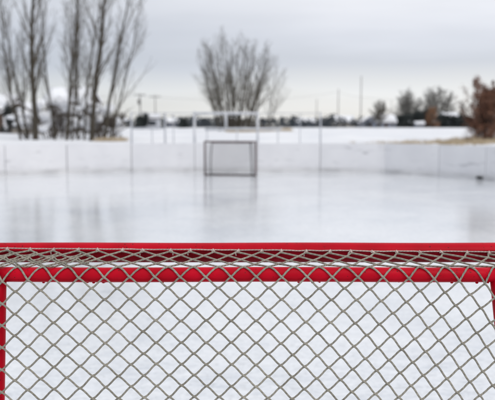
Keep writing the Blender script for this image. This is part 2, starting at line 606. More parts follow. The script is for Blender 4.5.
def build_goal():
    rnd = random.Random(11)
    t = thing('hockey_goal', 'bright red goal frame with grey diamond netting, close up in the foreground', 'hockey goal', (0, D2, 0), 'goals on the rink')
    red = M['red']
    m = MB()
    xs = [-XF + 2 * XF * i / 24 for i in range(25)]
    m.tube([(x, D2, ZF + .0006 * math.sin(x * 9)) for x in xs], RF, 28)
    pipe_bits(m, [(-XF, D2, ZF), (XF, D2, ZF)], RF, rnd, 16)
    m.build('crossbar', red, t)
    # maroon strip added to paint shade onto the lower rear side of the crossbar
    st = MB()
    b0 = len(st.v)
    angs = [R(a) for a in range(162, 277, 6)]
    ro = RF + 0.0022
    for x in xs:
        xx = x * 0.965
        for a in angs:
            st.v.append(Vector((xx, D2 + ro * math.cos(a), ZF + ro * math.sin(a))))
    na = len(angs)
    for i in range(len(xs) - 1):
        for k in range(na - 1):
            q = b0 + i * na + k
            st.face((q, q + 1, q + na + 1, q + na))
    st.build('shade_strip', M['maroon'], t)
    for s in (-1, 1):
        m = MB()
        m.tube([(s * XF, D2, 0.0)] + [(s * XF, D2, z) for z in (0.3, 0.6, 0.9)] + [(s * XF, D2, ZF)], RF, 24)
        m.ball((s * XF, D2, ZF), (RF, RF, RF), 24, 12)
        m.build('goal_post', red, t)
        zs = [ZB - .012, ZB - .05, ZB - .12, ZB - .25, ZB - .5, .6, .4, .2, RB]
        m = MB()
        m.tube([(rear_x(s, z), rear_y(z), z) for z in zs], RB * 1.02, 24)
        m.build('rear_post', red, t)
        m = MB()
        xr = XR_L if s < 0 else XR_R
        m.tube([(xr, D1, ZB), ((xr + s * XF) / 2, (D1 + D2) / 2, (ZB + ZF) / 2 + .004), (s * XF, D2, ZF)], RB * .97, 20)
        m.build('side_bar', red, t)
        m = MB()
        m.tube([(rear_x(s, RB), rear_y(RB), RB), (s * XF, D2, RB)], RB, 16)
        m.build('base_side_bar', red, t)
    m = MB()
    xs = [XR_L + (XR_R - XR_L) * i / 24 for i in range(25)]
    m.tube([(x, D1, ZB + .0008 * math.sin(x * 7 + 1)) for x in xs], RB, 28)
    for s in (XR_L, XR_R):
        m.ball((s, D1, ZB), (RB * 1.03, RB * 1.03, RB * 1.03), 24, 12)
    pipe_bits(m, [(XR_L, D1, ZB), (XR_R, D1, ZB)], RB, rnd, 22)
    m.build('rear_bar', red, t)
    m = MB()
    m.tube([(rear_x(-1, RB), rear_y(RB), RB), (rear_x(1, RB), rear_y(RB), RB)], RB * .96, 16)
    m.build('base_bar', red, t)

    # ---- netting: a knotless diamond mesh tied at the crossbar, over the rear bar, down the back and sides
    HP, HV = 12.7, 10.95
    TOPROW = {-1: (267.2, D1 - .004), -2: (264.0, 1.945), -3: (259.9, 1.985), -4: (255.6, 2.020), -5: (252.0, D2 - RF - .007)}

    def back(i, j):
        a = -16.4 + HP * i
        s = HV * j
        e = min(abs(a), 290) * (1 if a > 0 else -1)
        g = 130 * math.tanh(s / 130)
        w4 = (2.2e-9 if e > 0 else 1.2e-9) * e ** 4
        bg = 0.022 * e + (0.00026 if e > 0 else 0.00018) * e * e
        lam = min(1.0, s / 110)
        py = 277.0 + s + w4 * (1 - lam) + bg * lam
        px = 247.5 + a - g * (0.0004 * e + 0.0000018 * e * e)
        drop = s / 372
        Yn = D1 - RB - 0.005 - 0.050 * drop - 0.006 * math.sin(min(drop, .5) * 6)
        if j == 0:
            Yn = D1 - RB - 0.0045
        P = at(px, min(py, 396), Yn)
        if py > 396:
            P.z -= (py - 396) / 372
            P.x = at(px, 396, Yn).x
        P.z = max(P.z, RB + .02)
        for side in (-1, 1):
            xp = rear_x(side, P.z)
            lim = abs(xp) + 0.004
            if side * P.x > lim:
                l = side * P.x - lim
                vx, vy = XF - abs(xp), D2 - Yn
                L = math.hypot(vx, vy)
                q = l / L
                if q > 1.0:
                    return None
                P.x = side * (lim + vx * q * .97)
                P.y = Yn + vy * q
        P.x += 0.0015 * noise.noise(Vector((i * .8, j * .8, 1.0)))
        P.z += 0.0022 * noise.noise(Vector((i * .6, j * .7, 9.0)))
        P.y += 0.004 * noise.noise(Vector((i * .25, j * .3, 4.0)))
        return P

    def top(i, j):
        py, Y = TOPROW[j]
        q = (-1 - j) / 4
        a = -16.4 + HP * i
        if j <= -5:
            a -= 8 + 0.02 * a
        else:
            a -= 2.0 * q * 3
        x = a / 367 * (1 + 0.0 * q) + 0.008 * q * noise.noise(Vector((i * .9, j, 2.0)))
        lim = (1 - q) * 0.69 + q * XF
        if abs(x) > lim + .02:
            return None
        if -5 < j < -1:
            py += 0.9 * noise.noise(Vector((i * .7, j * 1.3, 5.0)))
            if a < -150:
                py += 0.8 * noise.noise(Vector((i * .9, j * 2.3, 8.0)))
        py += 1.8 * a / 250 if j < -1 else 0
        p = at(247.5, py, Y)
        p.x = x
        if j == -1:
            p.z = ZB + RB + 0.0022
        return p

    JMAX = 101
    nodes = {}
    for j in range(-5, JMAX):
        for i in range(-40, 42):
            if (i + j) % 2:
                continue
            p = back(i, j) if j >= 0 else top(i, j)
            if p is not None:
                nodes[(i, j)] = p
                if p.z <= RB + .021 and j > 60:
                    nodes[(i, j)] = p
    net = MB()
    RT = 0.00268
    for (i, j), p in nodes.items():
        if p.z <= RB + .0205 and j > 0:
            continue
        for di in (-1, 1):
            q = nodes.get((i + di, j + 1))
            if q is None:
                continue
            if (q - p).length > 0.14:
                continue
            pts, rad = [], []
            K = 8 if j < 16 else 4
            row = Vector((di * 1.0, 0, 0))
            d = q - p
            rowdir = Vector((d.x, d.y, 0))
            for k in range(K + 1):
                u = k / K
                w = 0.52 * u + 0.48 * sstep(u)
                pt = Vector((p.x + d.x * u, p.y + d.y * (u if j >= 0 else u), p.z + d.z * (w if j >= 0 else u)))
                # bulge over the rear bar between rows -1 and 0
                if j == -1:
                    ang = u * (PI / 2)
                    pt.y = (D1 - .004) + (q.y - (D1 - .004)) * math.sin(ang)
                    pt.z = q.z + (p.z - q.z) * math.cos(ang)
                side = (1 if di > 0 else -1)
                pt.y -= side * 0.0013 * abs(math.cos(PI * u))
                # strands sag and wander a touch
                s1 = math.sin(PI * u)
                pt.x += s1 * 0.0012 * noise.noise(Vector((i * 1.7 + di, j * 1.3, 3.3)))
                pt.z += s1 * 0.0014 * noise.noise(Vector((i * 1.1 + di, j * 1.9, 6.3)))
                pts.append(pt)
                rad.append(RT * (1 + 0.20 * math.exp(-((min(u, 1 - u)) / 0.09) ** 2)))
            net.tube(pts, rad, 8 if j < 16 else 5, cap=False)
    for (i, j), p in nodes.items():
        if j < -1 and p.x < -0.47:
            for di in (-1, 1):
                q = nodes.get((i + di, j + 1))
                if q is None or j + 1 > -1:
                    continue
                o = Vector((.019, -.012, .0035 if j > -4 else -.004))
                o2 = o + Vector((0, 0, .003 * noise.noise(Vector((i, j, 8.0)))))
                a, b = p + o, q + o2
                pts = [a.lerp(b, u / 5) - Vector((0, 0, .004 * math.sin(PI * u / 5))) for u in range(6)]
                net.tube(pts, RT * .97, 7, cap=True)
    for (i, j), p in nodes.items():
        if j < 16 and j > -5:
            net.ball(p, (0.0042, 0.0034, 0.0031), 7, 4)
    net_o = net.build('net', M['twine'], t, uv=True)

    # pale cord running along the crossbar, and the hitches that tie the net to it
    cord = MB()
    pts = []
    K = 260
    for k in range(K + 1):
        x = -XF + .03 + (2 * XF - .06) * k / K
        px = x * 337
        py = 250.0 + 1.8 * px / 250 + 0.8 * noise.noise(Vector((x * 9, 1, 1))) + .35 * noise.noise(Vector((x * 30, 5, 1)))
        p = at(247.5, py, D2 - RF - 0.005)
        p.x = x
        pts.append(p)
    cord.tube(pts, 0.0019, 8, twist=.01)
    crd = cord.build('lacing_cord', M['cord'], net_o, uv=True)
    for (i, j), p in nodes.items():
        if j != -5:
            continue
        k = MB()
        xx = p.x
        c = min(pts, key=lambda w: abs(w.x - xx))
        dx = rnd.uniform(-.006, .006)
        up = Vector((xx + dx, c.y - .0015, c.z + .0005))
        k.tube([p + Vector((0, -.001, -.001)), (p + up) / 2 + Vector((0, -.003, 0)), up, up + Vector((dx * .2, .004, .0016))], [.0030, .0028, .0025, .0018], 7)
        k.tube([up + Vector((-.004, 0, -.004)), up + Vector((0, -.003, -.003)), up + Vector((.004, 0, -.004))], .0022, 7)
        if rnd.random() < .4:
            s = rnd.choice((-1, 1))
            k.tube([up + Vector((s * .003, -.002, -.003)), up + Vector((s * .008, -.004, -.008)), up + Vector((s * .007, -.004, -.017))], [.0021, .002, .0017], 6)
        k.build('hitch_knot', M['cord'], net_o, uv=True)

    # the far goal: the same frame, rusted, in front of the far boards
    Yg = 22.4
    g2 = t.copy()
    COL.objects.link(g2)
    g2.location = (gx(230, Yg), Yg, 0)
    g2.rotation_euler = (0, 0, PI - R(13))
    g2.scale = (.92, .92, .92)
    tag(g2, 'small dark rusty goal with grey netting standing at the far boards', 'hockey goal', 'goals on the rink')
    swap = {'net': M['far_twine'], 'lacing_cord': M['far_twine'], 'hitch_knot': M['far_twine'], 'base_bar': M['rust_dark'], 'base_side_bar': M['rust_dark'], 'shade_strip': M['rust_dark'], 'rear_post': M['stud'], 'side_bar': M['stud']}

    def cp(o, parent):
        c = o.copy()
        COL.objects.link(c)
        c.parent = parent
        k = o.name.split('.')[0]
        if k in ('net', 'shade_strip') or 'bar' in k or 'post' in k or k in ('lacing_cord',):
            c.data = o.data.copy()
            c.data.materials[0] = swap.get(k, M['rust_red'])
        for ch in o.children:
            if ch.name.startswith('hitch'):
                continue
            cp(ch, c)
    for ch in list(t.children):
        cp(ch, g2)


# ------------------------------------------------------------------ fence behind the boards
def build_fences():
    Y = 24.75

    def fence(name, label, posts, rails, shorts, r, mat):
        c = at((posts[0][0] + posts[-1][0]) / 2, 143, Y)
        t = thing(name, label, 'railing', (c.x, Y, 0.8), 'pipe railings above the far boards')
        for px, ytop in posts:
            m = MB()
            x = gx(px, Y)
            zt = at(px, ytop, Y).z
            m.tube([(x, Y, -.05), (x, Y, zt / 2), (x, Y, zt)], r, 10)
            m.ball((x, Y, zt), (r, r, r * .6), 10, 5)
            m.build('post', mat, t)
        for x0, x1, py, rr in rails:
            m = MB()
            z = at(247, py, Y - .06).z
            m.tube([(gx(x0, Y), Y - .0, z), (gx((x0 + x1) / 2, Y), Y - .0, z + .003), (gx(x1, Y), Y - .0, z)], rr, 10)
            m.build('rail', mat, t)
        for px, y0 in shorts:
            m = MB()
            x = gx(px, Y)
            m.tube([(x, Y, -.05), (x, Y, at(px, y0, Y).z)], r * .5, 8)
            m.build('baluster', mat, t)
        return t
    def upright(t):
        m = MB()
        x = gx(226, Y)
        m.tube([(x, Y + .003, at(226, 128.9, Y).z), (x, Y + .003, at(226, 113.5, Y).z)], .046, 10)
        m.build('upright', M['white_pipe'], t)
    t0 = fence('pipe_railing', 'pale two-rail pipe railing directly behind the far goal, with square openings',
          [(194.5, 112), (257.7, 112)], [(194.5, 257.7, 113.4, .048), (205, 281, 129.0, .044)], [(207, 129), (237, 129), (278, 129)], .044, M['white_pipe'])
    upright(t0)
    fence('pipe_railing', 'thin grey railing left of the far goal, between it and the bare tree clump',
          [(131.5, 112), (165, 113)], [(131.5, 165, 128.2, .028), (131.5, 193.3, 113.2, .014)], [(152, 128.5), (173.5, 114)], .032, M['galv'])
    fence('pipe_railing', 'thin grey railing right of the far goal, ending at a tall post',
          [(320.5, 112.5)], [(259.2, 320.5, 113.3, .013)], [(300, 114)], .028, M['galv'])


# ------------------------------------------------------------------ trees
def branch(mb, rnd, p, d, L, r, lvl, maxl, cfg):
    """grow one limb as a tapering tube and put side limbs on it"""
    n = 9 if lvl == 0 else (6 if lvl == 1 else (4 if lvl == 2 else 3))
    pts, rad = [Vector(p)], [r]
    cur = Vector(p)
    dd = Vector(d).normalized()
    sub = []
    for k in range(n):
        u = (k + 1) / n
        wob = cfg.get('wob', .10) * (1 if lvl == 0 else 1.5)
        dd = dd + Vector((rnd.gauss(0, wob), rnd.gauss(0, wob), rnd.gauss(0, wob * .6))) + Vector((0, 0, cfg.get('up', .09) if lvl else cfg.get('up0', .03)))
        dd.normalize()
        cur = cur + dd * (L / n)
        pts.append(cur.copy())
        rad.append(max(r * (1 - u * (.82 if lvl < 2 else .6)), cfg.get('rmin', .004)))
        sub.append((u, cur.copy(), dd.copy()))
    mb[min(lvl, 1)].tube(pts, rad, (9 if lvl == 0 else 4) if lvl < 2 else 3, cap=False)
    if lvl >= maxl:
        return
    nb = cfg['nb'][lvl]
    start = cfg.get('start', .22) if lvl == 0 else .12
    for b in range(nb):
        u = start + (1 - start) * (b + rnd.random()) / nb
        i = min(n - 1, int(u * n))
        fr = u * n - i
        pp = pts[i].lerp(pts[i + 1], fr)
        rr = rad[i] + (rad[i + 1] - rad[i]) * fr
        base = sub[i][2]
        az = rnd.uniform(0, 2 * PI)
        side = Vector((math.cos(az), math.sin(az), 0))
        an = R(rnd.uniform(*cfg['ang'][lvl]))
        nd = base * math.cos(an) + side * math.sin(an)
        ln = L * cfg['len'][lvl] * (1.15 - .75 * u if lvl == 0 else 1.05 - .5 * u) * rnd.uniform(.7, 1.25)
        branch(mb, rnd, pp, nd, ln, max(rr * cfg.get('rr', .55), cfg.get('rmin', .004)), lvl + 1, maxl, cfg)


TREE_G = {'l': 'bare trees standing behind the left boards'}


def bare_tree(name, label, base, stems, cfg, seed, mats, group=None, maxl=3, cat='tree'):
    """stems = list of (dx, dy, lean vector, height, radius)"""
    rnd = random.Random(seed)
    t = thing(name, label, cat, base, group)
    mb = [MB(), MB()]
    for dx, dy, lean, H, r in stems:
        p = Vector(base) + Vector((dx, dy, -.15))
        branch(mb, rnd, p, Vector(lean), H, r, 0, maxl, cfg)
    mb[0].build('trunk', mats[0], t)
    mb[1].build('crown', mats[1], t)
    return t


ASPEN = dict(nb=(18, 8, 4), ang=((16, 32), (18, 38), (20, 50)), len=(.33, .40, .42), up=.055, up0=.015, wob=.035, start=.16, rmin=.0042, rr=.42)
VASE = dict(nb=(13, 8, 4), ang=((16, 36), (18, 42), (20, 50)), len=(.42, .40, .42), up=.03, up0=.006, wob=.028, start=.10, rmin=.0065, rr=.45)
SHRUB = dict(nb=(7, 5, 3), ang=((20, 50), (20, 55), (20, 55)), len=(.42, .48, .45), up=.07, up0=.02, wob=.12, start=.10, rmin=.006, rr=.6)
FARTREE = dict(nb=(20, 10, 5), ang=((25, 60), (25, 60), (20, 60)), len=(.46, .44, .46), up=.03, up0=.01, wob=.07, start=.15, rmin=.024, rr=.42)


def gpos(px, Y):
    x = gx(px, Y)
    return (x, Y, ground_z(x, Y))


def build_trees():
    G = 'bare trees standing behind the left boards'
    bm = (M['bark'], M['twig'])
    # x pixel at base, depth, lean x, height, radius, label
    rows = [
        (35, 37, -.005, 11.0, .135, 'thickest straight bare trunk at the left, in front of the beige shed'),
        (21, 40, -.16, 8.5, .065, 'slim bare tree leaning left, leftmost of the left clump'),
        (29, 41, -.25, 9.0, .06, 'bare tree leaning hard left out of the frame, beside the thickest trunk'),
        (55, 38.5, -.10, 8.8, .055, 'slender bare tree leaning a little left, just right of the thickest trunk'),
        (66, 36.5, .06, 9.4, .075, 'bare tree rising from the middle of the left clump, almost upright'),
        (77, 40.5, .07, 9.6, .06, 'thin bare tree in the left clump before the snowy roof'),
        (91, 36, .13, 10.4, .115, 'dark stout bare trunk leaning right near the right side of the left clump'),
        (104, 38, .145, 9.8, .08, 'bare tree leaning right, rightmost of the left clump'),
        (84, 39, .03, 8.6, .05, 'thin upright bare tree just left of the stout leaning trunk'),
    ]
    for k, (px, Y, lx, H, r, lab) in enumerate(rows):
        b = gpos(px, Y)
        r *= 1.22
        st = [(0, 0, (lx, -.02, 1), H, r)]
        if k in (1, 4, 7):
            st.append((.25, .1, (lx + .10, .05, 1), H * .8, r * .6))
        if k in (2,):
            st.append((-.2, .1, (lx - .16, .05, 1), H * .7, r * .6))
        bare_tree('bare_tree', lab, b, st, ASPEN, 100 + k, bm, G)
    # brush at their feet
    G2 = 'leafless shrubs under the left trees'
    dm = (M['twig_dark'], M['twig_dark'])
    sr = [(46, 42, 2.2, 'low dark leafless shrub between the two left trunks'),
          (70, 43, 2.4, 'tangled dark shrub at the foot of the middle trunks'),
          (88, 41, 2.3, 'dark shrub behind the stout leaning trunk'),
          (108, 42, 2.0, 'dense dark shrub at the right end of the left clump'),
          (118, 46, 1.7, 'low brown shrub trailing off right of the left clump'),
          (57, 46, 2.4, 'dark twiggy shrub in front of the snowy house'),
          (98, 47, 2.5, 'dark twiggy shrub under the right-leaning trees'),
          (38, 50, 2.3, 'dark leafless shrub before the beige shed, beside the thickest trunk'),
          (78, 52, 2.9, 'tallest dark leafless shrub before the snowy house wall'),
          (64, 51, 2.6, 'dark leafless shrub before the left corner of the snowy house'),
          (24, 48, 1.9, 'low dark leafless shrub left of the thickest trunk')]
    for k, (px, Y, H, lab) in enumerate(sr):
        b = gpos(px, Y)
        rnd = random.Random(300 + k)
        st = [(rnd.uniform(-.6, .6), rnd.uniform(-.5, .5), (rnd.uniform(-.5, .5), rnd.uniform(-.4, .4), 1), H * rnd.uniform(.7, 1.15), .03) for _ in range(9)]
        sh = bare_tree('bare_shrub', lab, b, st, SHRUB, 330 + k, dm, G2, maxl=2, cat='shrub')
        for q in range(8):
            cl = MB()
            c = Vector((b[0] + rnd.gauss(0, .42), b[1] + rnd.gauss(0, .35), b[2] + H * rnd.uniform(.2, .95)))
            w = rnd.uniform(.10, .30) if q % 3 else rnd.uniform(.28, .40)
            cl.ball(c, (w, w * .8, w * .55), 16, 10)
            for v in cl.v:
                d = v - c
                v += d * .75 * noise.noise(v * (1.1 / w)) + Vector((0, 0, -.25 * max(0, -d.z)))
            cl.build('snow_clump', M['roof_snow'], sh)
    # middle multi-stem tree
    b = gpos(234.5, 88)
    pm = (M['bark'], M['twig'])
    rs = random.Random(12)
    st = []
    for k in range(18):
        f = (k / 17) * 2 - 1
        st.append((f * 1.95 + rs.uniform(-.25, .25), rs.uniform(-.9, .9), (f * .275 + rs.uniform(-.02, .02), rs.uniform(-.16, .16), 1), (11.3 - 1.9 * f * f) * rs.uniform(.9, 1.02), (.08, .11, .07, .17, .09, .12)[k % 6]))
    bare_tree('multi_stem_tree', 'broad vase-shaped bare tree of many stems behind the far goal', b, st, VASE, 51, pm)
    b = gpos(267, 84)
    bare_tree('bare_tree', 'small thin bare tree just right of the broad many-stemmed one', b, [(0, 0, (.10, 0, 1), 8.2, .085), (.3, .2, (.20, 0, 1), 7.0, .05)], VASE, 57, (M['bark_pale'], M['twig_pale']))
    # right russet tree
    b = gpos(485.5, 29.5)
    rnd = random.Random(77)
    t = thing('russet_tree', 'reddish-brown conical tree with clinging dead leaves at the right edge', 'tree', b)
    mb = [MB(), MB()]
    base = Vector(b)
    for k in range(7):
        branch(mb, rnd, base + Vector((rnd.uniform(-.35, .35), rnd.uniform(-.3, .3), -.1)), Vector((rnd.uniform(-.13, .13), rnd.uniform(-.13, .13), 1)), rnd.uniform(1.9, 2.5), .035, 0, 3,
               dict(nb=(16, 6, 4), ang=((30, 62), (20, 55), (20, 55)), len=(.42, .44, .45), up=.05, up0=.02, wob=.06, start=.04, rmin=.004, rr=.5))
    mb[0].build('trunk', M['twig_dark'], t)
    mb[1].build('crown', M['twig_dark'], t)
    lf = MB()
    pool = mb[1].v
    for k in range(15000):
        p = pool[rnd.randrange(len(pool))]
        q = p + Vector((rnd.gauss(0, .07), rnd.gauss(0, .07), rnd.gauss(0, .07)))
        if q.z < base.z + .12:
            continue
        if noise.noise(q * 1.9) < -.42:
            continue
        lf.leaf(q, rnd.uniform(.035, .075), rnd)
    for k in range(15000):
        u = rnd.random() ** .9
        rr = 1.02 * (1 - u) ** .75 * math.sqrt(rnd.random())
        an = rnd.uniform(0, 2 * PI)
        q = Vector((base.x + rr * math.cos(an) + .25 * u, base.y + rr * math.sin(an), base.z + .03 + 2.5 * u))
        if noise.noise(q * 2.6) + .5 * noise.noise(q * 7) < -.10:
            continue
        lf.leaf(q, rnd.uniform(.03, .07), rnd)
    lf.build('dead_leaves', M['russet'], t)
    b = gpos(517, 31)
    t = thing('russet_tree', 'second reddish-brown tree half cut off at the right frame edge', 'tree', b)
    mb = [MB(), MB()]
    base = Vector(b)
    for k in range(5):
        branch(mb, rnd, base + Vector((rnd.uniform(-.35, .35), rnd.uniform(-.3, .3), -.1)), Vector((rnd.uniform(-.13, .13), rnd.uniform(-.13, .13), 1)), rnd.uniform(2.3, 3.2), .035, 0, 3,
               dict(nb=(14, 6, 4), ang=((30, 62), (20, 55), (20, 55)), len=(.42, .44, .45), up=.05, up0=.02, wob=.06, start=.04, rmin=.004, rr=.5))
    mb[0].build('trunk', M['twig_dark'], t)
    mb[1].build('crown', M['twig_dark'], t)
    lf = MB()
    for k in range(9000):
        p = mb[1].v[rnd.randrange(len(mb[1].v))]
        lf.leaf(p + Vector((rnd.gauss(0, .07), rnd.gauss(0, .07), rnd.gauss(0, .07))), rnd.uniform(.035, .075), rnd)
    lf.build('dead_leaves', M['russet'], t)

    # far trees on the right
    FG = 'bare trees far across the snow field'
    far = [(377, 230, 9.5, 'small dark bare tree left of the far snowy roofs, on the right', M['twig'], 3),
           (403, 250, 12.5, 'grey bare tree far off, left of the dark evergreens', M['twig_pale'], 4),
           (417, 255, 13.5, 'tall grey bare tree above the dark evergreens far away', M['twig_pale'], 4),
           (430, 260, 14, 'tallest grey bare tree above the far dark evergreens', M['twig_pale'], 4),
           (443, 262, 12.5, 'grey bare tree at the right end of the far evergreens', M['twig_pale'], 4),
           (462, 250, 9, 'thin pale bare tree between the evergreens and the russet tree', M['twig_pale'], 2)]
    for k, (px, Y, H, lab, mt, ns) in enumerate(far):
        b = gpos(px, Y)
        rnd = random.Random(500 + k)
        st = [(rnd.uniform(-1.2, 1.2), rnd.uniform(-1, 1), (rnd.uniform(-.25, .25), 0, 1), H * rnd.uniform(.75, 1.0), .16) for _ in range(ns)]
        bare_tree('bare_tree', lab, b, st, FARTREE, 520 + k, (M['bark'], mt), FG, maxl=3)

    def bushy(name, label, px, Y, w, h, mat, n, seed, cat='shrub', group=None, leaf=.5, cone=.5, dp=None):
        rnd = random.Random(seed)
        b = gpos(px, Y)
        t = thing(name, label, cat, b, group)
        tr = MB()
        tr.tube([(b[0], b[1], b[2] - .2), (b[0] + .1, b[1], b[2] + h * .5), (b[0], b[1], b[2] + h * .85)], [.12 * h / 4, .08 * h / 4, .02], 7)
        tr.build('trunk', M['twig_dark'], t)
        cr = MB()
        dp = dp or w
        lumps = [(rnd.uniform(-.5, .5), rnd.uniform(-.5, .5), rnd.uniform(.05, .95)) for _ in range(14)]
        for k in range(n):
            l = lumps[rnd.randrange(len(lumps))]
            taper = 1 - cone * l[2]
            q = Vector((b[0] + (l[0] * w) * taper + rnd.gauss(0, .11) * w, b[1] + l[1] * dp * taper + rnd.gauss(0, .12) * dp, b[2] + h * min(1.02, max(.02, l[2] * .88 + rnd.gauss(0, .09)))))
            cr.leaf(q, leaf * rnd.uniform(.6, 1.3), rnd)
        cr.build('crown', mat, t)
        return t
    bushy('orange_tree', 'rounded orange-brown tree far off in front of the dark evergreens', 432, 215, 3.6, 6.8, M['orange'], 1300, 3, 'tree', leaf=.4)
    eg = 'dark evergreens far across the snow field'
    for k, (px, Y, w, h, lab) in enumerate([(403, 240, 6, 4.6, 'low dark evergreen at the left end of the far evergreen row'),
                                            (414, 245, 6, 6.6, 'dark evergreen left of the orange-brown tree, in the far row'),
                                            (424, 250, 5, 7.2, 'tallest dark evergreen just left of the orange-brown tree'),
                                            (443, 235, 6, 4.6, 'broad dark evergreen just right of the orange-brown tree'),
                                            (454, 235, 6, 4.2, 'low dark evergreen between the snowy roof and the orange-brown tree'),
                                            (466, 228, 5, 4.4, 'dark evergreen beside the russet tree at the right end of the far row')]):
        bushy('evergreen', lab, px, Y, w, h, M['needle'], 2600, 40 + k, 'tree', eg, leaf=.55)
    bushy('evergreen_hedge', 'square dark green hedge left of the small white shed', 141, 118, 1.9, 2.75, M['needle'], 5200, 61, 'hedge', leaf=.22, cone=0, dp=1.6)
    bushy('dark_shrub', 'dark rounded shrub far off between the shed and the railing', 184, 150, 2.2, 2.6, M['needle'], 2000, 62, 'shrub', leaf=.25)
    bushy('evergreen_shrub', 'dark evergreen shrub beside the white house at the far left edge', 10, 58, 1.2, 2.6, M['needle'], 1600, 63, 'shrub', leaf=.16)
    bushy('brown_thicket', 'dark brown thicket behind the right end of the left tree clump', 112, 66, 3.2, 1.9, M['twig_dark'], 2600, 64, 'shrub', leaf=.16, cone=.2)
    for k, (px, h, lab) in enumerate([(50, 2.3, 'dark brown thicket between the beige shed and the snowy house'), (68, 2.5, 'dark brown thicket before the middle of the snowy house'), (87, 2.4, 'dark brown thicket before the right end of the snowy house')]):
        bushy('brown_thicket', lab, px, 58 + 3 * k, 1.5, h, M['twig_dark'], 420, 70 + k, 'shrub', leaf=.15, cone=.3)
    bushy('brown_thicket', 'dark brown thicket beneath the broad vase-shaped tree', 243, 96, 5.5, 1.8, M['twig_dark'], 3000, 65, 'shrub', leaf=.16, cone=.3)

    # the wood along the horizon, one mass
    rnd = random.Random(9)
    w = MB()
    for k in range(520):
        px = rnd.uniform(-120, 640)
        Y = rnd.uniform(240, 430)
        x = gx(px, Y)
        h = rnd.uniform(3.6, 6.2) * (Y / 400) ** .8 * (1 + .35 * noise.noise(Vector((px * .05, 0, 0))))
        z0 = ground_z(x, Y)
        wd = rnd.uniform(1.5, 4)
        for q in range(46):
            v = rnd.random()
            w.leaf(Vector((x + rnd.gauss(0, .5) * wd * (1 - .6 * v), Y + rnd.gauss(0, 1.5), z0 + h * v)), rnd.uniform(.6, 1.3), rnd)
    tag(w.build('horizon_wood', M['needle_blue']), 'dark strip of distant wood along the horizon', 'wood', kind='stuff')

    # dry grass
    gr = MB()
    rnd = random.Random(21)

    def tuft(x, y, h, n, spread):
        z = ground_z(x, y) - .03
        for k in range(n):
            bx, by = x + rnd.gauss(0, spread), y + rnd.gauss(0, spread)
            hh = h * rnd.uniform(.5, 1.2)
            lx, ly = rnd.gauss(0, .35) * hh, rnd.gauss(0, .35) * hh
            wv = .006 + .004 * rnd.random()
            b = len(gr.v)
            gr.v += [Vector((bx - wv, by, z)), Vector((bx + wv, by + .004, z)), Vector((bx + lx * .4 + wv * .7, by + ly * .4, z + hh * .6)), Vector((bx + lx * .4 - wv * .7, by + ly * .4, z + hh * .6)), Vector((bx + lx, by + ly, z + hh))]
            gr.face((b, b + 1, b + 2, b + 3))
            gr.face((b + 3, b + 2, b + 4))
    for k in range(420):
        px = 352 + 168 * rnd.random() ** .7
        Y = rnd.uniform(26.3, 31.5)
        if noise.noise(Vector((px * .13, Y * .6, 0))) > .24 - .36 * (px - 352) / 148:
            tuft(gx(px, Y), Y, rnd.uniform(.12, .26), 20, .14)
    for k in range(38):
        px = rnd.uniform(465, 520)
        Y = rnd.uniform(29, 32)
        tuft(gx(px, Y), Y, rnd.uniform(.15, .35), 40, .14)
    for k in range(40):
        px = rnd.uniform(350, 420)
        tuft(gx(px, 29), rnd.uniform(27, 32), .13, 14, .15)
    tag(gr.build('dry_grass', M['grass']), 'tan dry grass poking through the snow behind the right boards', 'grass', kind='stuff')
    gr2 = MB()
    gr = gr2
    for k in range(110):
        px = rnd.uniform(228, 290)
        Y = rnd.uniform(78, 86)
        tuft(gx(px, Y), Y, rnd.uniform(.25, .5), 40, .25)
    for k in range(40):
        px = rnd.uniform(98, 124)
        Y = rnd.uniform(34, 37)
        tuft(gx(px, Y), Y, rnd.uniform(.12, .28), 30, .15)
    tag(gr2.build('dry_grass', M['grass']), 'brown dry grass under the bare trees', 'grass', kind='stuff')


